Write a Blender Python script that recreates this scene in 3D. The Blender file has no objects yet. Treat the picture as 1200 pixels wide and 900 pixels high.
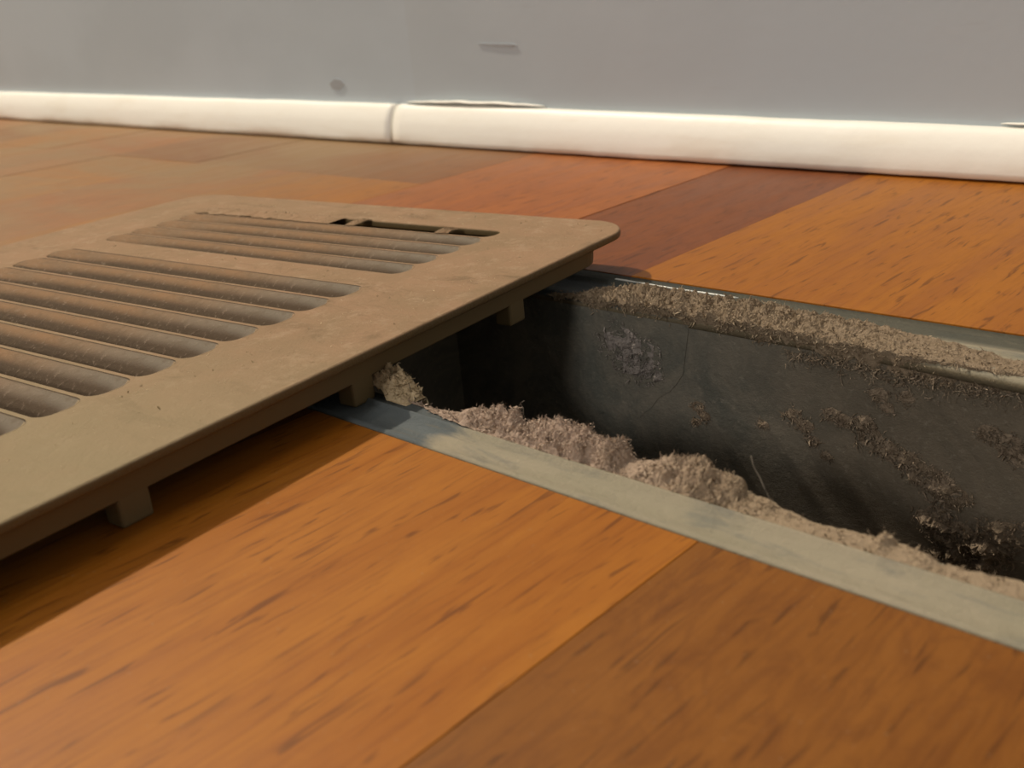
import bpy, bmesh, math, random
import numpy as np
from mathutils import Vector, Matrix, noise

# ---------------------------------------------------------------- camera, world, lights, exposure
S = 0.6                       # layout units -> metres
scene = bpy.context.scene
col = scene.collection
R3 = np.array([[0.73097578, 0.18989186, -0.6554506],
               [0.67675053, -0.32509798, 0.66054525],
               [-0.0876535, -0.92641912, -0.36614817]])
cam_d = bpy.data.cameras.new('camera')
cam = bpy.data.objects.new('camera', cam_d); col.objects.link(cam)
M = Matrix.Identity(4)
for r in range(3):
    M[r][0] = R3[r, 0]; M[r][1] = -R3[r, 1]; M[r][2] = -R3[r, 2]
M[2][3] = 0.10 * S
cam.matrix_world = M
cam_d.sensor_width = 36; cam_d.lens = 36.45
cam_d.clip_start = 0.005; cam_d.clip_end = 50
cam_d.dof.use_dof = True
cam_d.dof.focus_distance = 0.175
cam_d.dof.aperture_fstop = 40
scene.camera = cam

world = bpy.data.worlds.new('room_light'); scene.world = world
world.use_nodes = True
bg = world.node_tree.nodes['Background']
bg.inputs[0].default_value = (1.0, 0.93, 0.85, 1)
bg.inputs[1].default_value = 0.25

def lamp(name, loc, target, size, power, color):
    d = bpy.data.lights.new(name, 'AREA'); d.shape = 'DISK'; d.size = size
    d.energy = power; d.color = color
    o = bpy.data.objects.new(name, d); col.objects.link(o)
    o.location = loc
    o.rotation_euler = (Vector(target) - Vector(loc)).to_track_quat('-Z', 'Y').to_euler()
    return o
TGT = Vector((-.17 * S, .17 * S, 0))
kd = Vector((.770, .02, -1.0)).normalized()
lamp('ceiling_lamp_key', TGT - kd * 2.4, TGT, .075, 51, (1, .88, .72))
kd2 = Vector((.26, -.10, -1.0)).normalized()
lamp('ceiling_lamp_fill', TGT - kd2 * 2.3, TGT, .22, 12, (1, .86, .70))
lamp('window_light', TGT - Vector((-.15, 1, -.48)).normalized() * 2.6, TGT, .40, 19, (1, .95, .90))

scene.view_settings.view_transform = 'Standard'
scene.view_settings.look = 'None'
scene.view_settings.gamma = 1
scene.view_settings.use_curve_mapping = False
scene.view_settings.exposure = 0.0

# ---------------------------------------------------------------- material helpers
class NT:
    def __init__(self, name):
        self.m = bpy.data.materials.new(name); self.m.use_nodes = True
        self.t = self.m.node_tree; self.n = self.t.nodes; self.l = self.t.links
        self.b = self.n['Principled BSDF']
        self.geo = self.n.new('ShaderNodeNewGeometry')
        self.tc = self.n.new('ShaderNodeTexCoord')
    def inp(self, node, key, val):
        if hasattr(val, 'is_output'): self.l.new(val, node.inputs[key])
        elif isinstance(val, (tuple, list)) and len(val) == 3 and node.inputs[key].type == 'RGBA':
            node.inputs[key].default_value = (*val, 1)
        else: node.inputs[key].default_value = val
    def mapping(self, scale, rot=(0, 0, 0), add=None):
        mp = self.n.new('ShaderNodeMapping')
        self.l.new(self.tc.outputs['Object'], mp.inputs[0])
        mp.inputs['Scale'].default_value = scale; mp.inputs['Rotation'].default_value = rot
        if add is not None: self.l.new(add, mp.inputs['Location'])
        return mp.outputs[0]
    def noise(self, vec, scale, detail=4, rough=.55, dist=0):
        k = self.n.new('ShaderNodeTexNoise')
        self.l.new(vec if vec is not None else self.tc.outputs['Object'], k.inputs['Vector'])
        k.inputs['Scale'].default_value = scale; k.inputs['Detail'].default_value = detail
        k.inputs['Roughness'].default_value = rough; k.inputs['Distortion'].default_value = dist
        return k.outputs[0]
    def ramp(self, val, a, b, lo=0., hi=1.):
        k = self.n.new('ShaderNodeMapRange'); k.interpolation_type = 'SMOOTHSTEP'
        self.inp(k, 0, val); k.inputs[1].default_value = a; k.inputs[2].default_value = b
        k.inputs[3].default_value = lo; k.inputs[4].default_value = hi
        return k.outputs[0]
    def math(self, op, a, b=0.):
        k = self.n.new('ShaderNodeMath'); k.operation = op
        self.inp(k, 0, a); self.inp(k, 1, b); return k.outputs[0]
    def mix(self, f, a, b, mode='MIX'):
        k = self.n.new('ShaderNodeMix'); k.data_type = 'RGBA'; k.blend_type = mode
        self.inp(k, 0, f)
        for i, v in ((6, a), (7, b)):
            if hasattr(v, 'is_output'): self.l.new(v, k.inputs[i])
            else: k.inputs[i].default_value = (*v, 1)
        return k.outputs[2]
    def xyz(self, vec):
        k = self.n.new('ShaderNodeSeparateXYZ'); self.l.new(vec, k.inputs[0]); return k.outputs
    def bump(self, h, dist, strength=1.):
        k = self.n.new('ShaderNodeBump'); self.l.new(h, k.inputs['Height'])
        k.inputs['Distance'].default_value = dist; k.inputs['Strength'].default_value = strength
        self.l.new(k.outputs[0], self.b.inputs['Normal'])
    def done(self, color, rough=.6, spec=.5, metal=0.):
        self.inp(self.b, 'Base Color', color); self.inp(self.b, 'Roughness', rough)
        self.inp(self.b, 'Metallic', metal); self.b.inputs['Specular IOR Level'].default_value = spec
        return self.m

def wood(name, base, dark, light, mottled=0.0):
    k = NT(name)
    oi = k.n.new('ShaderNodeObjectInfo')
    cmb = k.n.new('ShaderNodeCombineXYZ')
    k.l.new(k.math('MULTIPLY', oi.outputs['Random'], 7.), cmb.inputs[0])
    k.l.new(k.math('MULTIPLY', oi.outputs['Random'], 3.), cmb.inputs[1])
    v1 = k.mapping((1, .10, 1), (0, 0, .05), cmb.outputs[0])
    v2 = k.mapping((1, .13, 1), (0, 0, -.04), cmb.outputs[0])
    broad = k.noise(v1, 110, 5, .6, .8)
    fine = k.noise(k.mapping((1, .05, 1), (0, 0, -.04), cmb.outputs[0]), 1300, 3, .6, .3)
    v3 = k.mapping((1, .11, 1), (0, 0, .03), cmb.outputs[0])
    pore = k.noise(v3, 900, 2, .5, .6)
    blotch = k.noise(k.mapping((1, .45, 1), (0, 0, .3), cmb.outputs[0]), 260, 4, .65, 1.2)
    c = k.mix(k.ramp(broad, .35, .68), base, light)
    c = k.mix(k.math('MULTIPLY', k.ramp(fine, .45, .75), .4), c, dark)
    c = k.mix(k.math('MULTIPLY', k.ramp(pore, .58, .70), .62), c, tuple(x * .55 for x in dark))
    c = k.mix(k.math('MULTIPLY', k.ramp(blotch, .42, .68), .12 + mottled), c, dark)
    # dust that settled on the boards away from the walked-on strip
    s = k.xyz(k.tc.outputs['Object'])
    far = k.ramp(s[0], -.20, -.36)
    dn = k.noise(k.mapping((.6, 1.6, 1)), 14, 5, .6, .8)
    mask = k.math('MULTIPLY', far, k.ramp(dn, .30, .62, .45, .92))
    grit = k.math('MULTIPLY', k.ramp(k.noise(None, 1500, 2), .66, .75), .25)
    c = k.mix(mask, c, (.24, .150, .068))
    c = k.mix(grit, c, (.30, .22, .14))
    k.bump(fine, .00004, .6)
    return k.done(c, k.ramp(broad, .2, .8, .42, .56), .22)

W_ORANGE = wood('orange_wood', (.300, .098, .008), (.155, .042, .004), (.355, .127, .011))
W_BROWN = wood('brown_wood', (.190, .066, .007), (.118, .036, .005), (.222, .081, .010), .30)
W_RED = wood('red_brown_wood', (.175, .050, .013), (.105, .028, .008), (.205, .062, .016), .2)
W_STREAK = wood('streaked_wood', (.29, .085, .016), (.13, .036, .010), (.35, .112, .024), .12)
W_FAR = wood('dull_brown_wood', (.19, .066, .018), (.11, .035, .012), (.24, .085, .024), .2)
W_SUB = NT('subfloor_wood').done((.10, .06, .035), .9)

def m_wall():
    k = NT('grey_wall_paint')
    n = k.noise(k.mapping((1, 1, 1.5)), 9, 4, .5)
    c = k.mix(k.ramp(n, .35, .65), (.46, .52, .555), (.50, .565, .605))
    s = k.xyz(k.tc.outputs['Object'])
    # wall tone steps slightly along a vertical seam
    c = k.mix(k.ramp(s[0], -.3220, -.3208), c, k.mix(.22, c, (.43, .46, .46)))
    sc = k.noise(k.mapping((1, 1, 14)), 26, 3)
    c = k.mix(k.math('MULTIPLY', k.ramp(sc, .68, .80), .12), c, (.25, .22, .20))
    k.bump(k.noise(None, 260, 4), .0002, .35)
    return k.done(c, .5, .4)
def m_trim():
    k = NT('cream_trim_paint')
    n = k.noise(k.mapping((.5, 1, 3)), 45, 4, .6)
    c = k.mix(k.math('MULTIPLY', k.ramp(n, .45, .8), .5), (.92, .90, .81), (.80, .73, .59))
    s = k.xyz(k.tc.outputs['Object'])
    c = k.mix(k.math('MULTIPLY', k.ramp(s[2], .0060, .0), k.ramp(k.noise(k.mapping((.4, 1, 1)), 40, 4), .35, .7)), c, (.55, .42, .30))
    k.bump(k.noise(None, 160, 4), .0003, .5)
    return k.done(c, .45, .4)
def m_cover():
    k = NT('dusty_brown_plastic')
    s = k.xyz(k.geo.outputs['Normal'])
    plastic = (.13, .088, .036)
    n = k.noise(None, 75, 6, .62, .4); g = k.noise(None, 1400, 3, .7)
    d = k.mix(k.ramp(n, .3, .7), (.315, .194, .110), (.265, .174, .096))
    d = k.mix(k.math('MULTIPLY', k.ramp(k.noise(k.mapping((.6, 1.4, 1)), 70, 6, .7, 1.), .52, .68), .7), d, (.185, .118, .062))
    d = k.mix(k.math('MULTIPLY', k.ramp(k.noise(None, 260, 5, .75), .5, .7), .6), d, (.38, .265, .165))
    d = k.mix(k.math('MULTIPLY', k.ramp(g, .60, .75), .30), d, (.42, .33, .23))
    p = k.xyz(k.tc.outputs['Object'])
    # top colour shifts unevenly to grey-green towards the near end
    d = k.mix(k.math('MULTIPLY', k.ramp(p[1], -.06, -.135), k.ramp(k.noise(None, 30, 4), .2, .6, .3, .8)), d, (.29, .235, .135))
    up = k.ramp(s[2], .25, .75)
    c = k.mix(up, plastic, d)
    k.bump(k.noise(None, 900, 6, .75), .00035, .8)
    return k.done(c, k.ramp(up, 0, 1, .45, .95), .3)
def m_louver():
    k = NT('dusty_louver_plastic')
    p = k.xyz(k.tc.outputs['Object'])
    n = k.noise(None, 90, 5, .6)
    g = k.noise(None, 1000, 4, .7)
    c = k.mix(k.ramp(n, .3, .7), (.26, .150, .075), (.22, .140, .078))
    c = k.mix(k.ramp(p[0], -.062, -.026), c, (.185, .152, .112))
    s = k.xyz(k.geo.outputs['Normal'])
    c = k.mix(k.ramp(s[2], .985, .80), c, (.085, .056, .032))     # shading painted into the steeper part, where dust also lies thinner
    c = k.mix(k.math('MULTIPLY', k.ramp(g, .55, .70), .4), c, (.33, .25, .175))
    c = k.mix(k.math('MULTIPLY', k.ramp(k.noise(None, 350, 5, .75), .5, .65), .35), c, (.12, .08, .045))
    k.bump(k.noise(None, 1000, 5, .75), .0004, .9)
    return k.done(c, .9, .25)
def m_dust(name, a, b, c3, warm=None):
    k = NT(name)
    r = k.geo.outputs['Random Per Island']
    c = k.mix(r, a, b)
    c = k.mix(k.math('MULTIPLY', k.ramp(k.noise(None, 700, 4, .7), .45, .7), .6), c, c3)
    if warm is not None:
        c = k.mix(k.ramp(k.xyz(k.tc.outputs['Object'])[0], -.085, -.055), c, k.mix(.75, c, warm))
    k.bump(k.noise(None, 2200, 4, .75), .0004, .8)
    return k.done(c, 1., .1)
def m_flange():
    k = NT('dusty_galvanised_sheet')
    s = k.xyz(k.tc.outputs['Object'])
    n = k.noise(k.mapping((.5, 1.5, 1)), 120, 5, .65, .4)
    metal = k.mix(n, (.075, .088, .09), (.14, .155, .155))
    dust = k.mix(k.ramp(k.noise(k.mapping((.6, 1.4, 1)), 55, 5, .6), .3, .7), (.325, .280, .200), (.28, .25, .175))
    clean = k.math('ADD', s[0], k.math('MULTIPLY', k.math('SUBTRACT', n, .5), .012))
    f = k.ramp(clean, -.1045, -.1005)
    f2 = k.math('MULTIPLY', f, k.ramp(n, .32, .50, .55, 1.))
    c = k.mix(f2, metal, dust)
    # bare strip beside the boards on the wall side
    strip = k.ramp(k.math('ADD', s[1], k.math('MULTIPLY', n, .002)), .1595, .1610)
    c = k.mix(k.math('MULTIPLY', strip, .85), c, (.062, .064, .052))
    up = k.ramp(k.xyz(k.geo.outputs['Normal'])[2], .2, .8)
    c = k.mix(up, (.15, .12, .075), c)
    c = k.mix(k.math('MULTIPLY', k.ramp(k.noise(k.mapping((.35, 1.5, 1)), 330, 5, .75), .55, .72), .45), c, (.16, .14, .10))
    k.bump(k.noise(None, 500, 6, .75), .0004, .9)
    return k.done(c, k.ramp(f2, 0, 1, .75, .95), .12, 0.)
def m_duct():
    k = NT('dark_dusty_duct_metal')
    n = k.noise(None, 60, 6, .68, 1.2)
    f = k.noise(None, 800, 4, .7)
    c = k.mix(k.ramp(n, .32, .66), (.115, .115, .095), (.20, .178, .138))
    s = k.xyz(k.tc.outputs['Object'])
    c = k.mix(k.math('MULTIPLY', k.ramp(s[0], -.105, -.06), .5), c, (.18, .13, .08))
    c = k.mix(k.math('MULTIPLY', k.ramp(f, .55, .75), .5), c, (.30, .26, .20))
    k.bump(k.noise(None, 600, 6, .75), .0008, .8)
    return k.done(c, .85, .25)

M_WALL, M_TRIM, M_COVER, M_LOUV, M_FLANGE, M_DUCT = m_wall(), m_trim(), m_cover(), m_louver(), m_flange(), m_duct()
M_UNDER = NT('brown_plastic_underside').done((.15, .108, .048), .55, .35)
M_LINT = m_dust('pinkish_grey_lint', (.40, .295, .225), (.62, .485, .37), (.25, .18, .125), (.31, .235, .145))
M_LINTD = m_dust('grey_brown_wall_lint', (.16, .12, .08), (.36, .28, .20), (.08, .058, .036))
M_LINTH = m_dust('pale_straw_lint', (.48, .37, .22), (.68, .54, .35), (.26, .18, .09))
M_LINTT = m_dust('tan_lint', (.26, .195, .13), (.42, .33, .225), (.15, .105, .06))
M_WHITE = NT('bare_bright_edge').done((.55, .56, .52), .35, .5, .3)
M_HAIR = NT('grey_fibre').done((.15, .125, .095), .9)
M_GREY = NT('shadow_gap').done((.10, .07, .05), 1.)

# ---------------------------------------------------------------- mesh helpers (all input in layout units)
def link(name, verts, faces, mat, parent=None, smooth=False):
    me = bpy.data.meshes.new(name)
    me.from_pydata([tuple(float(c) * S for c in v) for v in verts], [], faces)
    me.materials.append(mat)
    if smooth: me.polygons.foreach_set('use_smooth', [True] * len(me.polygons))
    me.update()
    o = bpy.data.objects.new(name, me); col.objects.link(o)
    if parent: o.parent = parent
    return o
def tag(o, label=None, cat=None, group=None, kind=None):
    for k, v in (('label', label), ('category', cat), ('group', group), ('kind', kind)):
        if v: o[k] = v
    return o
def empty(name, loc=(0, 0, 0), rz=0):
    o = bpy.data.objects.new(name, None); col.objects.link(o)
    o.location = [c * S for c in loc]; o.rotation_euler = (0, 0, rz); o.empty_display_size = .01
    return o
def box(name, x0, x1, y0, y1, z0, z1, mat, parent=None, bev=0.0, seg=2):
    bm = bmesh.new(); bmesh.ops.create_cube(bm, size=1)
    for v in bm.verts:
        v.co = Vector(((x0 + x1) / 2 + v.co.x * (x1 - x0), (y0 + y1) / 2 + v.co.y * (y1 - y0), (z0 + z1) / 2 + v.co.z * (z1 - z0))) * S
    if bev: bmesh.ops.bevel(bm, geom=list(bm.edges), offset=bev * S, segments=seg, affect='EDGES', profile=.5)
    me = bpy.data.meshes.new(name); bm.to_mesh(me); bm.free(); me.materials.append(mat)
    o = bpy.data.objects.new(name, me); col.objects.link(o)
    if parent: o.parent = parent
    return o
def sweep(name, prof_fn, ss, mat, parent=None, smooth=True, caps=True):
    """prof_fn(s) -> closed loop of 3D points; lofted over ss."""
    loops = [prof_fn(s) for s in ss]; n = len(loops[0])
    v = [p for L in loops for p in L]; f = []
    for i in range(len(loops) - 1):
        for j in range(n):
            f.append((i * n + j, i * n + (j + 1) % n, (i + 1) * n + (j + 1) % n, (i + 1) * n + j))
    if caps:
        f.append(tuple(range(n))[::-1]); f.append(tuple(range((len(loops) - 1) * n, len(loops) * n)))
    o = link(name, v, f, mat, parent, smooth)
    bm = bmesh.new(); bm.from_mesh(o.data); bmesh.ops.recalc_face_normals(bm, faces=bm.faces); bm.to_mesh(o.data); bm.free()
    return o
def fbm(x, y, z=0., o=4, sc=1.):
    a, s, t = 1., 0., 0.
    for i in range(o):
        s += a * noise.noise(Vector((x * sc, y * sc, z * sc))); t += a; a *= .55; sc *= 2.1
    return s / t

# ---------------------------------------------------------------- the setting
HX0, HX1, HY0, HY1 = -.285, .022, .1405, .2765       # cut-out in the boards
IY0, IY1 = .158, .2465                                # duct opening
wall_y = lambda x: .4565 - .016 * (x + .2)

floor = empty('floor'); floor['kind'] = 'structure'
for (a, b, c, d) in ((-3.9, 2.9, -2.2, HY0), (-3.9, 2.9, HY1, .42), (-3.9, HX0, HY0, HY1), (HX1, 2.9, HY0, HY1)):
    box('subfloor', a, b, c, d, -.034, -.0165, W_SUB, floor)
T, G = .016, .00006
def plank(x0, x1, y0, y1, mat, dz=0.):
    box('floor_plank', x0 + G, x1 - G, y0 + G, y1 - G, -T, dz, mat, floor, .00022)
yf = .60
plank(-.0948, HX1, -2.2, HY0, W_BROWN)
plank(-.2117, -.0948, -2.2, HY0, W_ORANGE)
plank(HX0, -.2117, -2.2, HY0, W_RED, -.0002)
plank(-.066, HX1, HY1, .46, W_BROWN)
plank(-.2117, -.066, HY1, .465, W_ORANGE)
plank(HX0, -.2117, HY1, .465, W_RED, -.0002)
plank(HX1, .14, -2.2, .455, W_ORANGE, -.0001)
plank(.14, .26, -2.2, .455, W_FAR)
plank(.26, .38, -2.2, .455, W_STREAK)
plank(-.42, HX0, -2.2, .10, W_ORANGE)
plank(-.42, HX0, .10, .466, W_STREAK)
xs = [-.42, -.535, -.65, -.765, -.88, -.995, -1.11, -1.225, -1.34, -1.455, -1.57, -1.685, -1.80]
near = [W_ORANGE, W_STREAK, W_ORANGE, W_STREAK, W_ORANGE, W_FAR, W_ORANGE, W_STREAK, W_FAR, W_ORANGE, W_STREAK, W_ORANGE]
farm = [W_FAR, W_FAR, W_RED, W_STREAK, W_ORANGE, W_FAR, W_STREAK, W_ORANGE, W_STREAK, W_FAR, W_ORANGE, W_FAR]
for i in range(12):
    yj = .370
    plank(xs[i + 1], xs[i], -2.2, yj, near[i], -.0001 * (i % 3))
    plank(xs[i + 1], xs[i], yj, wall_y(xs[i]) + .010, farm[i], -.0002 * (i % 2))

for i in range(21):
    plank(.38 + i * .117, .38 + (i + 1) * .117, -2.2, .445 - .002 * i, (W_ORANGE, W_FAR, W_BROWN, W_STREAK)[(i * 7) % 4])
for i in range(17):
    x1 = -1.80 - i * .117
    plank(x1 - .117, x1, -2.2, .48, (W_STREAK, W_ORANGE, W_FAR)[(i * 5) % 3])

def wall_loop(x):
    y = wall_y(x) + .0125
    return [(x, y, -.034), (x, y, 4.0), (x, y + .03, 4.0), (x, y + .03, -.034)]
w = sweep('wall_back', wall_loop, [-4.0, 3.0], M_WALL, smooth=False); tag(w, kind='structure')
# chip in the wall paint and a thin scratch, slightly sunk discs of bare plaster
M_CHIP = NT('bare_plaster_mark').done((.35, .365, .375), .9)
def wall_patch(name, pts, mat, t=.0006):
    n = len(pts)
    v = [(x, wall_y(x) + .0125 - t, z) for x, z in pts] + [(x, wall_y(x) + .0125 + .001, z) for x, z in pts]
    f = [tuple(range(n))] + [(i, i + n, (i + 1) % n + n, (i + 1) % n) for i in range(n)]
    return link(name, v, f, mat, w)

tb = empty('baseboard_back'); tag(tb, kind='structure')
def interp(x, xs_, ys_): return float(np.interp(x, xs_, ys_))
def board_loop(seed, x_lo, x_hi):
    def fn(x):
        y = wall_y(x) + .0124
        zt = interp(-x, (.0, .15, .44, 1.2), (.0205, .0217, .0250, .0285)) + .0009 * fbm(x * 14, seed, 0, 4)
        yo = wall_y(x) + .0007 * fbm(x * 9, seed + 4, 0, 3)
        zb = .0012 + .0010 * abs(fbm(x * 30, seed + 9, 0, 3))
        L = [(x, y, zb), (x, y, zt)]
        for k in range(9):
            a = math.pi / 2 * k / 8
            L.append((x, y - .0015 - (y - .0015 - yo) * (.42 * math.sin(a) ** .45 + .58 * (a / 1.5708) ** 2.2), .004 + (zt - .004) * max(0, math.cos(a)) ** .5))
        L.append((x, yo, zb))
        return L
    return fn
XJ = -.551
def frange(a, b, n): return [a + (b - a) * i / (n - 1) for i in range(n)]
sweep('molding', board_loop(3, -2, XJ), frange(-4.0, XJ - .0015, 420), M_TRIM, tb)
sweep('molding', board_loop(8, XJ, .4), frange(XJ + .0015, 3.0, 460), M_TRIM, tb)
def flake_loop(x0, x1, z0, lift):
    def fn(x):
        t = (x - x0) / (x1 - x0); e = math.sin(math.pi * min(1, max(0, t))) ** .5
        y = wall_y(x) + .0122; h = z0 + interp(-x, (.0, .15, .44, 1.2), (.0205, .0217, .0250, .0285))
        b = h + lift * e + .0007 * fbm(x * 60, 3, 0, 3); th = .0009 * e + .0002 + .0003 * fbm(x * 90, 1, 0, 2)
        return [(x, y, b), (x, y, b + th), (x, y - .0045 * e - .0005, b + th * .8), (x, y - .0045 * e - .0005, b)]
    return fn
def flake(x0, x1, z0, lift): sweep('paint_flake', flake_loop(x0, x1, z0, lift), frange(x0, x1, 40), M_TRIM, tb)
flake(-.545, -.418, .0008, .0012)
flake(-.158, -.06, .0008, .0010)
# gap line of grime between boards and moulding
def gap_loop(x): y = wall_y(x) + .002; return [(x, y, -.002), (x, y, .0030), (x, y + .004, .0030), (x, y + .004, -.002)]

# ---------------------------------------------------------------- duct boot in the floor
boot = empty('duct_boot', ((HX0 + HX1) / 2, .2, -.09)); boot_loc = Vector(boot.location)
tag(boot, 'dark dusty sheet metal floor duct set in the wood floor', 'duct')
def bp(o): o.parent = boot; o.matrix_parent_inverse = Matrix.Translation(-boot_loc); return o
D = -.125
bp(box('wall_panel', HX0 + .014, HX1 - .012, IY1, IY1 + .0012, D, -.0008, M_DUCT))
bp(box('wall_panel', HX0 + .014, HX1 - .012, IY0 - .0012, IY0, D, -.0008, M_DUCT))
bp(box('end_panel', HX0 + .0128, HX0 + .014, IY0, IY1, D, -.0008, M_DUCT))
bp(box('end_panel', HX1 - .012, HX1 - .0108, IY0, IY1, D, -.0008, M_DUCT))
bp(box('bottom_panel', HX0 + .0128, HX1 - .0108, IY0 - .0012, IY1 + .0012, D - .0012, D, M_DUCT))
# lapped seam sheet standing proud of the wall panel, torn lower edge
sv = []; n = 26
def seam(x0, x1, name='lapped_sheet', t=.0003):
    v, f = [], []
    for i in range(n + 1):
        x = x0 + (x1 - x0) * i / n
        zl = -.003 - (.034 + .014 * fbm(x * 60, 2, 0, 3)) * max(0., math.sin(math.pi * i / n)) ** .4
        v += [(x, IY1 - t, -.002), (x, IY1 - t, zl), (x, IY1 + .0002, zl), (x, IY1 + .0002, -.002)]
    for i in range(n):
        for j in range(3): f.append((i * 4 + j, i * 4 + j + 1, i * 4 + j + 5, i * 4 + j + 4))
    f += [(0, 3, 2, 1)]
    return bp(link(name, v, f, M_DUCT))
seam(-.232, -.168)
# flanges with stepped profile: rolled lip at the opening, bead, flat outer strip
def flange_near(x):
    w1 = .00025 * fbm(x * 30, 1, 0, 3)
    return [(x, HY0 + .0004, -.0014), (x, HY0 + .0004, -.0002), (x, HY0 + .0015, .0003 + w1), (x, HY0 + .0030, -.0003 + w1), (x, .1508, -.0002 + w1),
            (x, .1514, .0010 + w1), (x, .1520, .0011 + w1), (x, .1527, .0002 + w1), (x, .1565, .0002), (x, IY0 - .0002, -.0004), (x, IY0, -.0020), (x, IY0 - .0010, -.0020), (x, .1560, -.0014)]
def flange_far(x):
    w1 = .0003 * fbm(x * 26, 7, 0, 3); q = max(0, x + .11) * .07
    return [(x, HY1 - .0004, -.0016), (x, HY1 - .0004, -.0004), (x, .2735, -.0012 + w1), (x, .2700, -.0008 + w1), (x, .2690, .0004 + w1), (x, .2680, .0002 + w1),
            (x, .2655, -.0008 + w1), (x, .2560, -.0006 + w1), (x, .2515, .0006 + w1), (x, IY1 + .0022 - q, .0006 + w1), (x, IY1 + .0006 - q, .0001), (x, IY1 - .0002 - q, -.0010), (x, IY1 - .0002 - q, -.0028),
            (x, IY1 + .0008 - q, -.0028), (x, IY1 + .0022, -.0022), (x, .2655, -.0022)]
fx = frange(HX0 + .0006, HX1 - .0006, 150)
bp(sweep('flange', flange_near, fx, M_FLANGE)); bp(sweep('flange', flange_far, fx, M_FLANGE))
bp(box('flange', HX0 + .0004, HX0 + .0140, IY0 + .0002, IY1 - .0008, -.0014, .0, M_FLANGE, bev=.0003))
bp(box('flange', HX1 - .0120, HX1 - .0004, IY0 + .0002, IY1 - .0008, -.0014, .0, M_FLANGE, bev=.0003))
def bright(x0, x1, y, z, wdt):
    def fn(x):
        e = .4 + .6 * abs(fbm(x * 70, y * 50, 0, 3)) * 2
        yy = y + .0008 * fbm(x * 40, 3, 0, 2)
        return [(x, yy, z - .0006), (x, yy, z + .0003), (x, yy + wdt * e, z + .0003), (x, yy + wdt * e, z - .0006)]
    return bp(sweep('bare_edge', fn, frange(x0, x1, 40), M_WHITE))
bright(-.2130, -.1650, .2690, .0004, .0010)
bright(-.1780, -.1640, .2655, .0000, .0014)

# ---------------------------------------------------------------- loose register cover
COV = (-.2153, .2793, 0.); RZ = math.atan2(-.124, -.992) + math.pi      # local +x = -v, local -y = u
cover = empty('vent_cover', COV, math.atan2(.124, .992))
tag(cover, 'dust covered brown plastic floor vent cover with slots, lying askew over the duct opening', 'vent cover')
# local frame: X = -v (towards the right edge), Y = -u (towards the back edge)
ZT, TH = .0160, .0026
V0, V1, U0, U1 = -.001, .237, -.007, .352
PITCH, SW = .01375, .0120
slots = [(.0258 + .0120 * i, .0104) for i in range(5)] + [(.1000 + PITCH * i, SW) for i in range(12)]
slots += [(slots[-1][0] + .0285 + .0120 * i, .0104) for i in range(4)]
SV0, SV1 = .0395, .1985
def plate():
    cu = bpy.data.curves.new('plate', 'CURVE'); cu.dimensions = '2D'; cu.fill_mode = 'BOTH'
    def loop(x0, x1, y0, y1, r, seg=8):
        pts = []
        for cx, cy, a0 in ((x1 - r, y1 - r, 0), (x0 + r, y1 - r, 90), (x0 + r, y0 + r, 180), (x1 - r, y0 + r, 270)):
            for k in range(seg + 1):
                a = math.radians(a0 + 90 * k / seg); pts.append((cx + r * math.cos(a), cy + r * math.sin(a)))
        sp = cu.splines.new('POLY'); sp.points.add(len(pts) - 1); sp.use_cyclic_u = True
        for p, q in zip(sp.points, pts): p.co = (q[0] * S, q[1] * S, 0, 1)
    b = .0007
    loop(-V1 + b, -V0 - b, -U1 + b, -U0 - b, .016, 12)
    for un, sw in slots:
        loop(-SV1 - b * 0, -SV0, -un, -(un - sw), .0044, 6)
    cu.extrude = (TH / 2 - b) * S; cu.bevel_depth = b * S; cu.bevel_resolution = 2
    tmp = bpy.data.objects.new('tmp', cu); col.objects.link(tmp)
    bpy.context.view_layer.update()
    me = bpy.data.meshes.new_from_object(tmp.evaluated_get(bpy.context.evaluated_depsgraph_get()))
    bpy.data.objects.remove(tmp)
    me.name = 'faceplate'; me.transform(Matrix.Translation((0, 0, (ZT - TH / 2) * S)))
    me.materials.clear(); me.materials.append(M_COVER)
    o = bpy.data.objects.new('faceplate', me); col.objects.link(o); o.parent = cover
plate()
def make_louver(sw):
    # starts flush with the plate at the far side of its slot, rolls down towards the near side
    x0, x1 = -SV1 - .0003, -SV0 + .0003
    def fn(x):
        L = []
        e = min(1, max(0, (x1 - x) / .009)); e = (e * (2 - e)) ** .5 * min(1, max(0, (x - x0 - .001) / .04))
        r_ = .0092
        arc = [(math.sin(math.pi / 2 * k / 11) * r_, (1 - math.cos(math.pi / 2 * k / 11)) * r_ * e) for k in range(12)]
        arc += [(sw + .0010, r_ * e + .0006)]
        rc = .0047; d_ = min(x - x0, x1 - x)
        a0 = 0 if d_ > rc else rc - math.sqrt(max(0, rc * rc - (rc - d_) ** 2))
        a1 = sw + .0010 - a0
        for a_, z_ in arc: L.append((x, -min(max(a_, a0), a1) + .0006, .00004 - z_))
        for a_, z_ in arc[::-1]: L.append((x, -min(max(a_, a0), a1) + .0006, -.0014 - z_))
        return L
    X = [x0 + .009 * k / 6 for k in range(7)] + frange(x0 + .013, x1 - .013, 14) + [x1 - .009 + .009 * k / 6 for k in range(7)]
    return sweep('louver', fn, X, M_LOUV, cover)
protos = {}
for i, (un, sw) in enumerate(slots):
    if sw not in protos:
        protos[sw] = o = make_louver(sw)
    else:
        o = protos[sw].copy(); col.objects.link(o); o.parent = cover
    o.location = (0, -(un - sw) * S, (ZT - (.0034 if i == 0 else 0)) * S)
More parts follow.
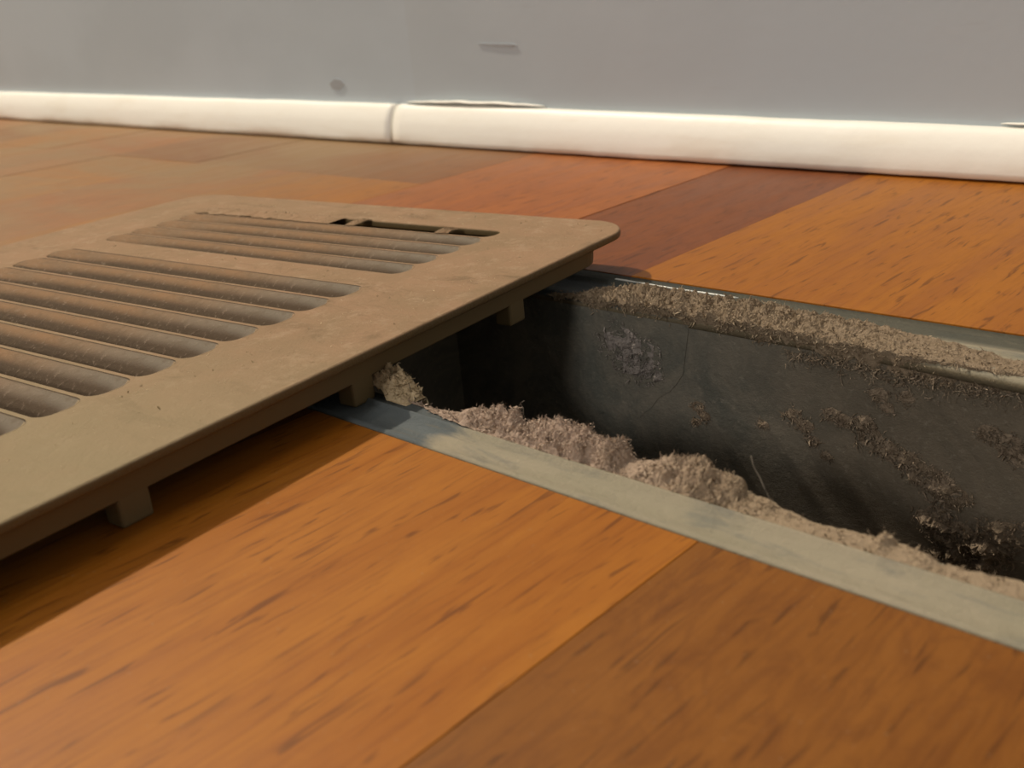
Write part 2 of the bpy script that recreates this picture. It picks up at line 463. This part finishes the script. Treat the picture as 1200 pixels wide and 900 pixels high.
# skirt: four thin walls under the plate, rounded at the corners
def skirt():
    i, t, r = .0052, .0030, .013
    x0, x1, y0, y1 = -V1 + i, -V0 - i, -U1 + .012, -.006
    def ring(off, z):
        pts = []
        X0, X1, Y0, Y1, rr = x0 + off, x1 - off, y0 + off, y1 - off, max(.002, r - off)
        for cx, cy, a0 in ((X1 - rr, Y1 - rr, 0), (X0 + rr, Y1 - rr, 90), (X0 + rr, Y0 + rr, 180), (X1 - rr, Y0 + rr, 270)):
            for k in range(9):
                a = math.radians(a0 + 90 * k / 8); pts.append((cx + rr * math.cos(a), cy + rr * math.sin(a), z))
        return pts
    rings = [ring(-.0006, ZT - TH + .0004), ring(0, .0068), ring(.0006, .0063), ring(t - .0005, .0063), ring(t, .0068), ring(t, ZT - TH + .0004)]
    n = len(rings[0]); v = [p for q in rings for p in q]; f = []
    for a in range(5):
        for j in range(n): f.append((a * n + j, a * n + (j + 1) % n, (a + 1) * n + (j + 1) % n, (a + 1) * n + j))
    return link('skirt', v, f, M_UNDER, cover, False)
skirt()
def leg(x, y, wy=.0078, wx=.0060):
    o = box('leg', x - wx, x, y - wy / 2, y + wy / 2, .0, ZT - TH, M_UNDER, cover, .0007)
for u in (.0602, .1289, .1985, .2660):
    leg(-.0042, -u); leg(-V1 + .0112, -u)
# cross webs below the louvers that carry them
for v_ in (-SV0 + .0022, -.119, -SV1 - .0022):
    box('web', v_ - .0008, v_ + .0008, -U1 + .016, -.022, .0070, ZT - TH - .0062 if v_ == -.119 else ZT - TH, M_UNDER, cover)

# ---------------------------------------------------------------- lint and dust
rng = np.random.default_rng(4)
def flakes(P, N, smin, smax, wid=.25, lift=.5, seg=5):
    """tangled flat threads rooted at P that wander about and curl; returns verts, faces"""
    n = len(P); P = np.asarray(P, float); N = np.asarray(N, float)
    unit = lambda a: a / np.linalg.norm(a, axis=1)[:, None]
    d = unit(unit(rng.normal(size=(n, 3))) * (1 - lift) + N * lift * rng.uniform(.1, 1.4, (n, 1)))
    L = (smin + (smax - smin) * rng.uniform(0, 1, (n, 1)) ** 2.2); W = L * wid * rng.uniform(.4, 1.3, (n, 1))
    turn = unit(rng.normal(size=(n, 3))) * rng.uniform(.2, 1.1, (n, 1))
    p = P - d * L * .3; rows = []
    for i in range(seg + 1):
        s = unit(np.cross(d, turn) + rng.normal(size=(n, 3)) * .25)
        w = W * (1 - .8 * abs(i / seg - .4)) * .5
        rows += [p - s * w, p + s * w]
        p = p + d * L / seg
        d = unit(d + turn * .55 + rng.normal(size=(n, 3)) * .35)
    V = np.stack(rows, 1).reshape(-1, 3); k = 2 * (seg + 1)
    F = [(o + 2 * i, o + 2 * i + 1, o + 2 * i + 3, o + 2 * i + 2) for o in range(0, n * k, k) for i in range(seg)]
    return V, F
def grid_surface(fn, ns, nt):
    V = []; F = []
    for i in range(ns):
        for j in range(nt): V.append(fn(i / (ns - 1), j / (nt - 1)))
    for i in range(ns - 1):
        for j in range(nt - 1):
            a = i * nt + j; F.append((a, a + 1, a + nt + 1, a + nt))
    return V, F
def join(name, parts, mat, parent=None):
    V = []; F = []
    for v, f in parts:
        o = len(V); V += [tuple(p) for p in v]; F += [tuple(a + o for a in q) for q in f]
    return link(name, V, F, mat, parent, False)
def interp(x, xs_, ys_): return float(np.interp(x, xs_, ys_))

# near ridge (on the flange nearest the camera)
NX = [-0.196, -0.188, -0.1833, -0.1755, -0.1717, -0.1646, -0.1573, -0.1556, -0.1482, -0.1429, -0.1355, -0.1328, -0.1262, -0.1242, -0.1174, -0.1109, -0.1047, -0.1008, -0.0969, -0.0958, -0.0904, -0.0876, -0.0805, -0.0738, -0.0689, -0.0671, -0.0648, -0.0589, -0.0566, -0.0509, -0.0441, -0.02, 0.008]
NH = [0, 0.0003, 0.0005, 0.0008, 0.0024, 0.0033, 0.0057, 0.002, 0.0036, 0.0056, 0.0056, 0.0044, 0.005, 0.0009, 0.0019, 0.0046, 0.0056, 0.0037, 0.0032, 0.0012, 0.001, 0.0004, 0.0003, 0.0006, 0.0006, 0.002, 0.0004, 0.001, 0.0003, 0.0003, 0.0004, 0.0012, 0.0004]
IX = [-.196, -.188, -.180, -.168, -.150, -.128, -.120, -.060, .008]
NI = [.1570, .1565, .1545, .1532, .1522, .1520, .1520, .1525, .1525]
EX = [-.196, -.186, -.1755, -.168, -.125, -.100, -.0904, -.0805, -.065, -.0566, -.044, .008]
NE = [.1575, .1565, .1580, .1604, .1604, .1602, .1592, .1570, .1588, .1560, .1580, .1580]
def near_ridge(s, t):
    x = -.196 + s * .204
    yi, ye = interp(x, IX, NI) + .0010 * fbm(x * 110, 6.1, 0, 3), interp(x, EX, NE) + .0010 * fbm(x * 200, 4.1, 0, 3)
    h = interp(x + .0006 * fbm(x * 400, 2, 0, 2), NX, NH)
    tt = min(1, t / .82); y = yi + (ye - yi) * tt
    env = (tt ** 1.3) * (1 - max(0, tt - .82) ** 2 * 12)
    low = min(1., h / .0025)
    body = .0009 * low * min(1, tt * 4) + max(0, h - .0004) * env
    lump = (fbm(x * 240, y * 240, 5, 4) * 1.5 * h + fbm(x * 620, y * 620, 2, 3) * .0010) * (.25 + .75 * low) * (1 - .5 * tt) * min(1, tt * 5)
    z = .0005 + max(-.0002, body + lump) - (.0045 * (t - .82) / .18 if t > .82 else 0)
    y += .0008 * fbm(x * 420, z * 420, 8, 3)
    return (x + .0006 * fbm(x * 400, y * 400, 7, 2), y, z)
V, F = grid_surface(near_ridge, 1300, 50)
def sample(fn, n, tlo, thi, smin, smax, bias=None, lift=.5, N=None, wid=.33):
    P = []; NN = []
    while len(P) < n:
        s, t = rng.uniform(), rng.uniform(tlo, thi)
        if bias and rng.uniform() > bias(s, t): continue
        p = fn(s, t); P.append(p); NN.append(N(s, t) if N else (0, .15, 1))
    return flakes(P, NN, smin, smax, wid, lift)
nb = lambda s, t: max(.10, min(1, interp(-.196 + s * .204, NX, NH) / .004)) * max(.1, min(1, .5 + 3 * fbm(s * 30, t * 3, 6, 3)))
near_n = lambda s, t: (0, -.2, 1) if t < .6 else (0, .6, .6)
o = join('lint_ridge', [(V, F), sample(near_ridge, 6500, .02, .95, .0006, .0026, nb, .02, near_n, .22), sample(near_ridge, 900, .6, .9, .0008, .0030, nb, .25, near_n, .07)], M_LINT)
tag(o, 'long ragged ridge of pinkish grey lint along the near edge of the duct opening', 'lint', kind='stuff')

# heap behind the front leg of the cover
HP = [(-.2260, .1600, .0030, .0100), (-.2150, .1598, .0050, .0080), (-.2085, .1600, .0058, .0080), (-.2030, .1598, .0062, .0074), (-.1970, .1590, .0034, .0048)]
def heap_h(x, y):
    return max(h * max(0, 1 - ((x - a) ** 2 + (y - b) ** 2 * 1.6) / r ** 2) ** .45 for a, b, h, r in HP)
def heap(s, t):
    x = -.250 + s * .058; y = .1545 + t * .0085
    z = .0003 + heap_h(x, y) * (1 + .8 * fbm(x * 420, y * 420, 1, 4)) - (.006 * (t - .85) / .15 if t > .85 else 0)
    return (x, y, z)
V, F = grid_surface(heap, 120, 26)
hb = lambda s, t: 1. if heap(s, t)[2] > .0012 else .03
o = join('lint_heap', [(V, F), sample(heap, 2400, 0, 1, .0006, .0026, hb, .08, lambda s, t: (.2, -.5, .7), .28)], M_LINTH)
tag(o, 'pale straw coloured heap of lint under the vent cover just behind its middle leg', 'lint', kind='stuff')

# far ridge, lying over the far flange and hanging off its lip
FX = [-.222, -.212, -.204, -.190, -.160, -.135, -.115, -.095, -.080, -.060, .008]
FH = [.0000, .0006, .0026, .0034, .0028, .0020, .0012, .0007, .0005, .0004, .0003]
FO = [.2480, .2540, .2615, .2650, .2660, .2660, .2650, .2610, .2570, .2530, .2500]
DX = [-0.222, -0.2132, -0.2022, -0.1951, -0.1886, -0.182, -0.1726, -0.1606, -0.1548, -0.1409, -0.1304, -0.1228, -0.1155, -0.1038, -0.0927, -0.06, 0.008]
DZ = [0.0002, 0.001, -0.0022, 0.0002, -0.0024, -0.0003, -0.0015, -0.0023, -0.0013, -0.0026, -0.0015, -0.0034, -0.003, -0.004, -0.0045, -0.004, -0.002]
def far_ridge(s, t):
    x = -.222 + s * .230
    yo = interp(x, FX, FO) + .0030 * fbm(x * 110, 2.2, 0, 4); h = interp(x, FX, FH)
    yi = IY1 - .0010 + .0010 * fbm(x * 160, 1.4, 0, 3)
    tt = min(1, t / .78); y = yo + (yi - yo) * tt
    zb = interp(x, DX, DZ) + .0022 * fbm(x * 420, 5.9, 0, 3)
    lump = fbm(x * 260, y * 260, 3, 4) * 1.6 * h + fbm(x * 650, y * 650, 2, 3) * .0008 * min(1, h / .0015)
    z = .0004 + max(-.0006, h * math.sin(math.pi * (.10 + .66 * tt)) * .9 + lump)
    if x > -.105: z = min(z, .0012)
    if t > .78:
        k = (t - .78) / .22; z = z * (1 - k) + (zb - .0004) * k; y += .0010 * k + .0007 * fbm(x * 400, k * 3, 0, 3)
    return (x, y, z)
V, F = grid_surface(far_ridge, 1300, 50)
fb = lambda s, t: max(.16, min(1., interp(-.222 + s * .230, FX, FH) / .0022)) if t < .74 else .8
fb2 = lambda s, t: max(.12, min(1, .4 + 3 * fbm(s * 42, 3.3, 0, 3)))
fn_ = lambda s, t: (0, 0, 1) if t < .6 else ((0, -.8, .35) if t < .78 else (0, -.6, -.7))
o = join('lint_ridge', [(V, F), sample(far_ridge, 6500, .02, .85, .0006, .0028, fb, .02, fn_, .22), sample(far_ridge, 3600, .76, 1.02, .0008, .0036, fb2, .22, fn_, .14)], M_LINTT)
tag(o, 'long tan lint ridge lying on the far lip of the duct and fraying over it', 'lint', kind='stuff')

# clumps clinging to the far wall panel of the duct: each a thing of its own
YW = IY1 - .0008
def clump(pts, nf, smax, label, thick=.0022, mat=None):
    parts = []; P = []; N = []
    for (x, z, r) in pts:
        def blob(s, t, x=x, z=z, r=r):
            a = s * 2 * math.pi; rr = r * t * (1 + .45 * fbm(math.cos(a) * 1.6 + x * 90, math.sin(a) * 1.6, z * 90, 3))
            X, Z = x + rr * math.cos(a), z + rr * math.sin(a) * .8
            return (X, YW + .0006 - thick * .8 * (1 - t ** 2) * max(-.3, .35 + 3.2 * fbm(X * 300, Z * 300, 4, 4)), Z)
        parts.append(grid_surface(blob, 28, 9))
        for _ in range(int(nf * 1.5 * r / sum(q[2] for q in pts))):
            p = blob(rng.uniform(), rng.uniform() ** .6 * 1.35); P.append((p[0], min(p[1], YW), p[2])); N.append((0, -1, .15))
    parts.append(flakes(P, N, .0005, smax * 1.25, .17, .22))
    o = join('lint_clump', parts, mat or M_LINTD)
    # origin on the wall where the clump sticks
    c = Vector((pts[0][0] * S, YW * S, pts[0][1] * S)); o.data.transform(Matrix.Translation(-c)); o.location = c
    return tag(o, label, 'lint clump', 'lint clumps on the far duct wall')
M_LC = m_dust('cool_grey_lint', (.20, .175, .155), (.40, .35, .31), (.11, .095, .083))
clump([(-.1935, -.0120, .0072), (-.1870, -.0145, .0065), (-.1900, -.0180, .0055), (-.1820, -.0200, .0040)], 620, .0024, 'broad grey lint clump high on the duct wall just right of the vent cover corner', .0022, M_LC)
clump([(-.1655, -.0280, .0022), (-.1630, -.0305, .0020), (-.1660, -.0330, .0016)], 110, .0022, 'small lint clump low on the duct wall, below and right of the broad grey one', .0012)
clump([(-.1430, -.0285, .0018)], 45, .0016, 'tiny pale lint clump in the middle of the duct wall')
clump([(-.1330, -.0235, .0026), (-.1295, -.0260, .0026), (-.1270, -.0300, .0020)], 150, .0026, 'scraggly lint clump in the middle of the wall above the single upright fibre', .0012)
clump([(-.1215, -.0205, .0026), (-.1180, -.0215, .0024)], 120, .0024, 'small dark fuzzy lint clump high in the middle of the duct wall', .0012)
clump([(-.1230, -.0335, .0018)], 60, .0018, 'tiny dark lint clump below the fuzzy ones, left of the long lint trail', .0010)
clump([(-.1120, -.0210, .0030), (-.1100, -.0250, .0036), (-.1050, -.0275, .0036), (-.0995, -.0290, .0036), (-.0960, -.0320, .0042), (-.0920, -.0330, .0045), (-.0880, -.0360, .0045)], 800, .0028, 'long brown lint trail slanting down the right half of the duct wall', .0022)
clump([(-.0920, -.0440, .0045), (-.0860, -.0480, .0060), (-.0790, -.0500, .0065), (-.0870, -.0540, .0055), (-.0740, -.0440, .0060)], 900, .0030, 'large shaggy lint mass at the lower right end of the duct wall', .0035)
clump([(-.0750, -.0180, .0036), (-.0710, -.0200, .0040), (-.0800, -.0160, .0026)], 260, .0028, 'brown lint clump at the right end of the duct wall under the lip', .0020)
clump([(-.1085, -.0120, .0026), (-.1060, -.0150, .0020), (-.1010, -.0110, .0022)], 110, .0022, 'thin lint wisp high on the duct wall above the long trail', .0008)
M_D2 = M_LINTD
# lint hanging under the right part of the far lip
P = []; N = []
for _ in range(1500):
    x = rng.uniform(-.135, -.045); P.append((x, IY1 - rng.uniform(.0004, .0030), -.0035 - abs(rng.normal()) * .0020 * (1 + fbm(x * 90, 3, 0, 3)))); N.append((0, -1, -.3))
V, F = flakes(P, N, .0008, .0036, .11, .15)
o = link('lint_fringe', V, F, M_LINTD); tag(o, 'dark frayed fringe of lint hanging under the right part of the far lip', 'lint', kind='stuff')

# single fibres
def fibre(pts, r, label, group=None):
    m = len(pts); V = []; F = []
    for i, p in enumerate(pts):
        p = Vector(p); q = Vector(pts[min(i + 1, m - 1)]) - Vector(pts[max(i - 1, 0)]); q.normalize()
        a = q.orthogonal().normalized(); b = q.cross(a); rr = r * (1 - .5 * i / m)
        V += [tuple(p + (a * math.cos(k * math.tau / 5) + b * math.sin(k * math.tau / 5)) * rr) for k in range(5)]
    for i in range(m - 1):
        for k in range(5): F.append((i * 5 + k, i * 5 + (k + 1) % 5, i * 5 + 5 + (k + 1) % 5, i * 5 + 5 + k))
    F += [(4, 3, 2, 1, 0), tuple(range(5 * m - 5, 5 * m))]
    o = link('loose_fibre', V, F, M_HAIR, None, True)
    c = Vector(pts[0]) * S; o.data.transform(Matrix.Translation(-c)); o.location = c
    return tag(o, label, 'fibre')
fibre([(-.0905, .1590, .0010), (-.0925, .1600, .0030), (-.0938, .1606, .0045), (-.0955, .1610, .0065), (-.0962, .1612, .0085)], .00018, 'single long dark fibre standing up from the near lint ridge against the dark duct')
fibre([(-.1915, .1570, .0004), (-.1922, .1580, .0012), (-.1935, .1585, .0018), (-.1945, .1586, .0034), (-.1952, .1590, .0044)], .00014, 'short curled fibre standing at the left end of the near ridge')
fibre([(-.1560, .1600, .0040), (-.1562, .1604, .0056), (-.1572, .1606, .0066), (-.1560, .1608, .0074)], .00012, 'pale forked fibre on the tall part of the near lint ridge')

# dust bridging the rearmost slot of the cover and crumbs on its face
def patch(v0, v1, u0, u1, name='dust_mat'):
    def fn(s, t):
        vv = v0 + (v1 - v0) * s; e = 1 + .25 * fbm(vv * 200, t * 3, 0, 3)
        uu = u0 + (u1 - u0) * t * e
        return (-vv, -uu, ZT + .0003 + .0009 * math.sin(math.pi * t) * max(0, math.sin(math.pi * s)) ** .3 * (1 + fbm(vv * 300, uu * 300, 0, 3)))
    V, F = grid_surface(fn, 60, 10)
    Vf, Ff = sample(fn, 260, .05, .95, .0003, .0010, None, .1)
    o = join(name, [(V, F), (Vf, Ff)], M_COVER, cover); o['kind'] = 'stuff'; o['label'] = 'tan mat of dust bridging the rearmost slot'
patch(.118, .201, .0158, .0262)
patch(.104, .109, .0158, .0262)
patch(.058, .064, .0190, .0262)
P = []; N = []
for _ in range(1500):
    P.append((-rng.uniform(.004, .20) ** 1.0, -rng.uniform(0, .26), ZT + .0001)); N.append((0, 0, 1))
P = [p for p in P if not (-.2 < p[0] < -.038 and any(un - sw - .001 < -p[1] < un + .001 for un, sw in slots))]
V, F = flakes(P, [(0, 0, 1)] * len(P), .0003, .0012, .35, .05, 3)
o = link('dust_crumbs', V, F, M_LINTH, cover); o['kind'] = 'stuff'; o['label'] = 'pale crumbs of dust on the faceplate'
# chip mark and scratch on the wall
wall_patch('paint_chip', [(-.6273, .0384), (-.6252, .0348), (-.6174, .0337), (-.6104, .0378), (-.6136, .0408), (-.6204, .0419)], M_CHIP)
wall_patch('scratch', [(-.4713, .0626), (-.4568, .0607), (-.4426, .0599), (-.4383, .0608), (-.4423, .0616), (-.4568, .0620)], M_CHIP)
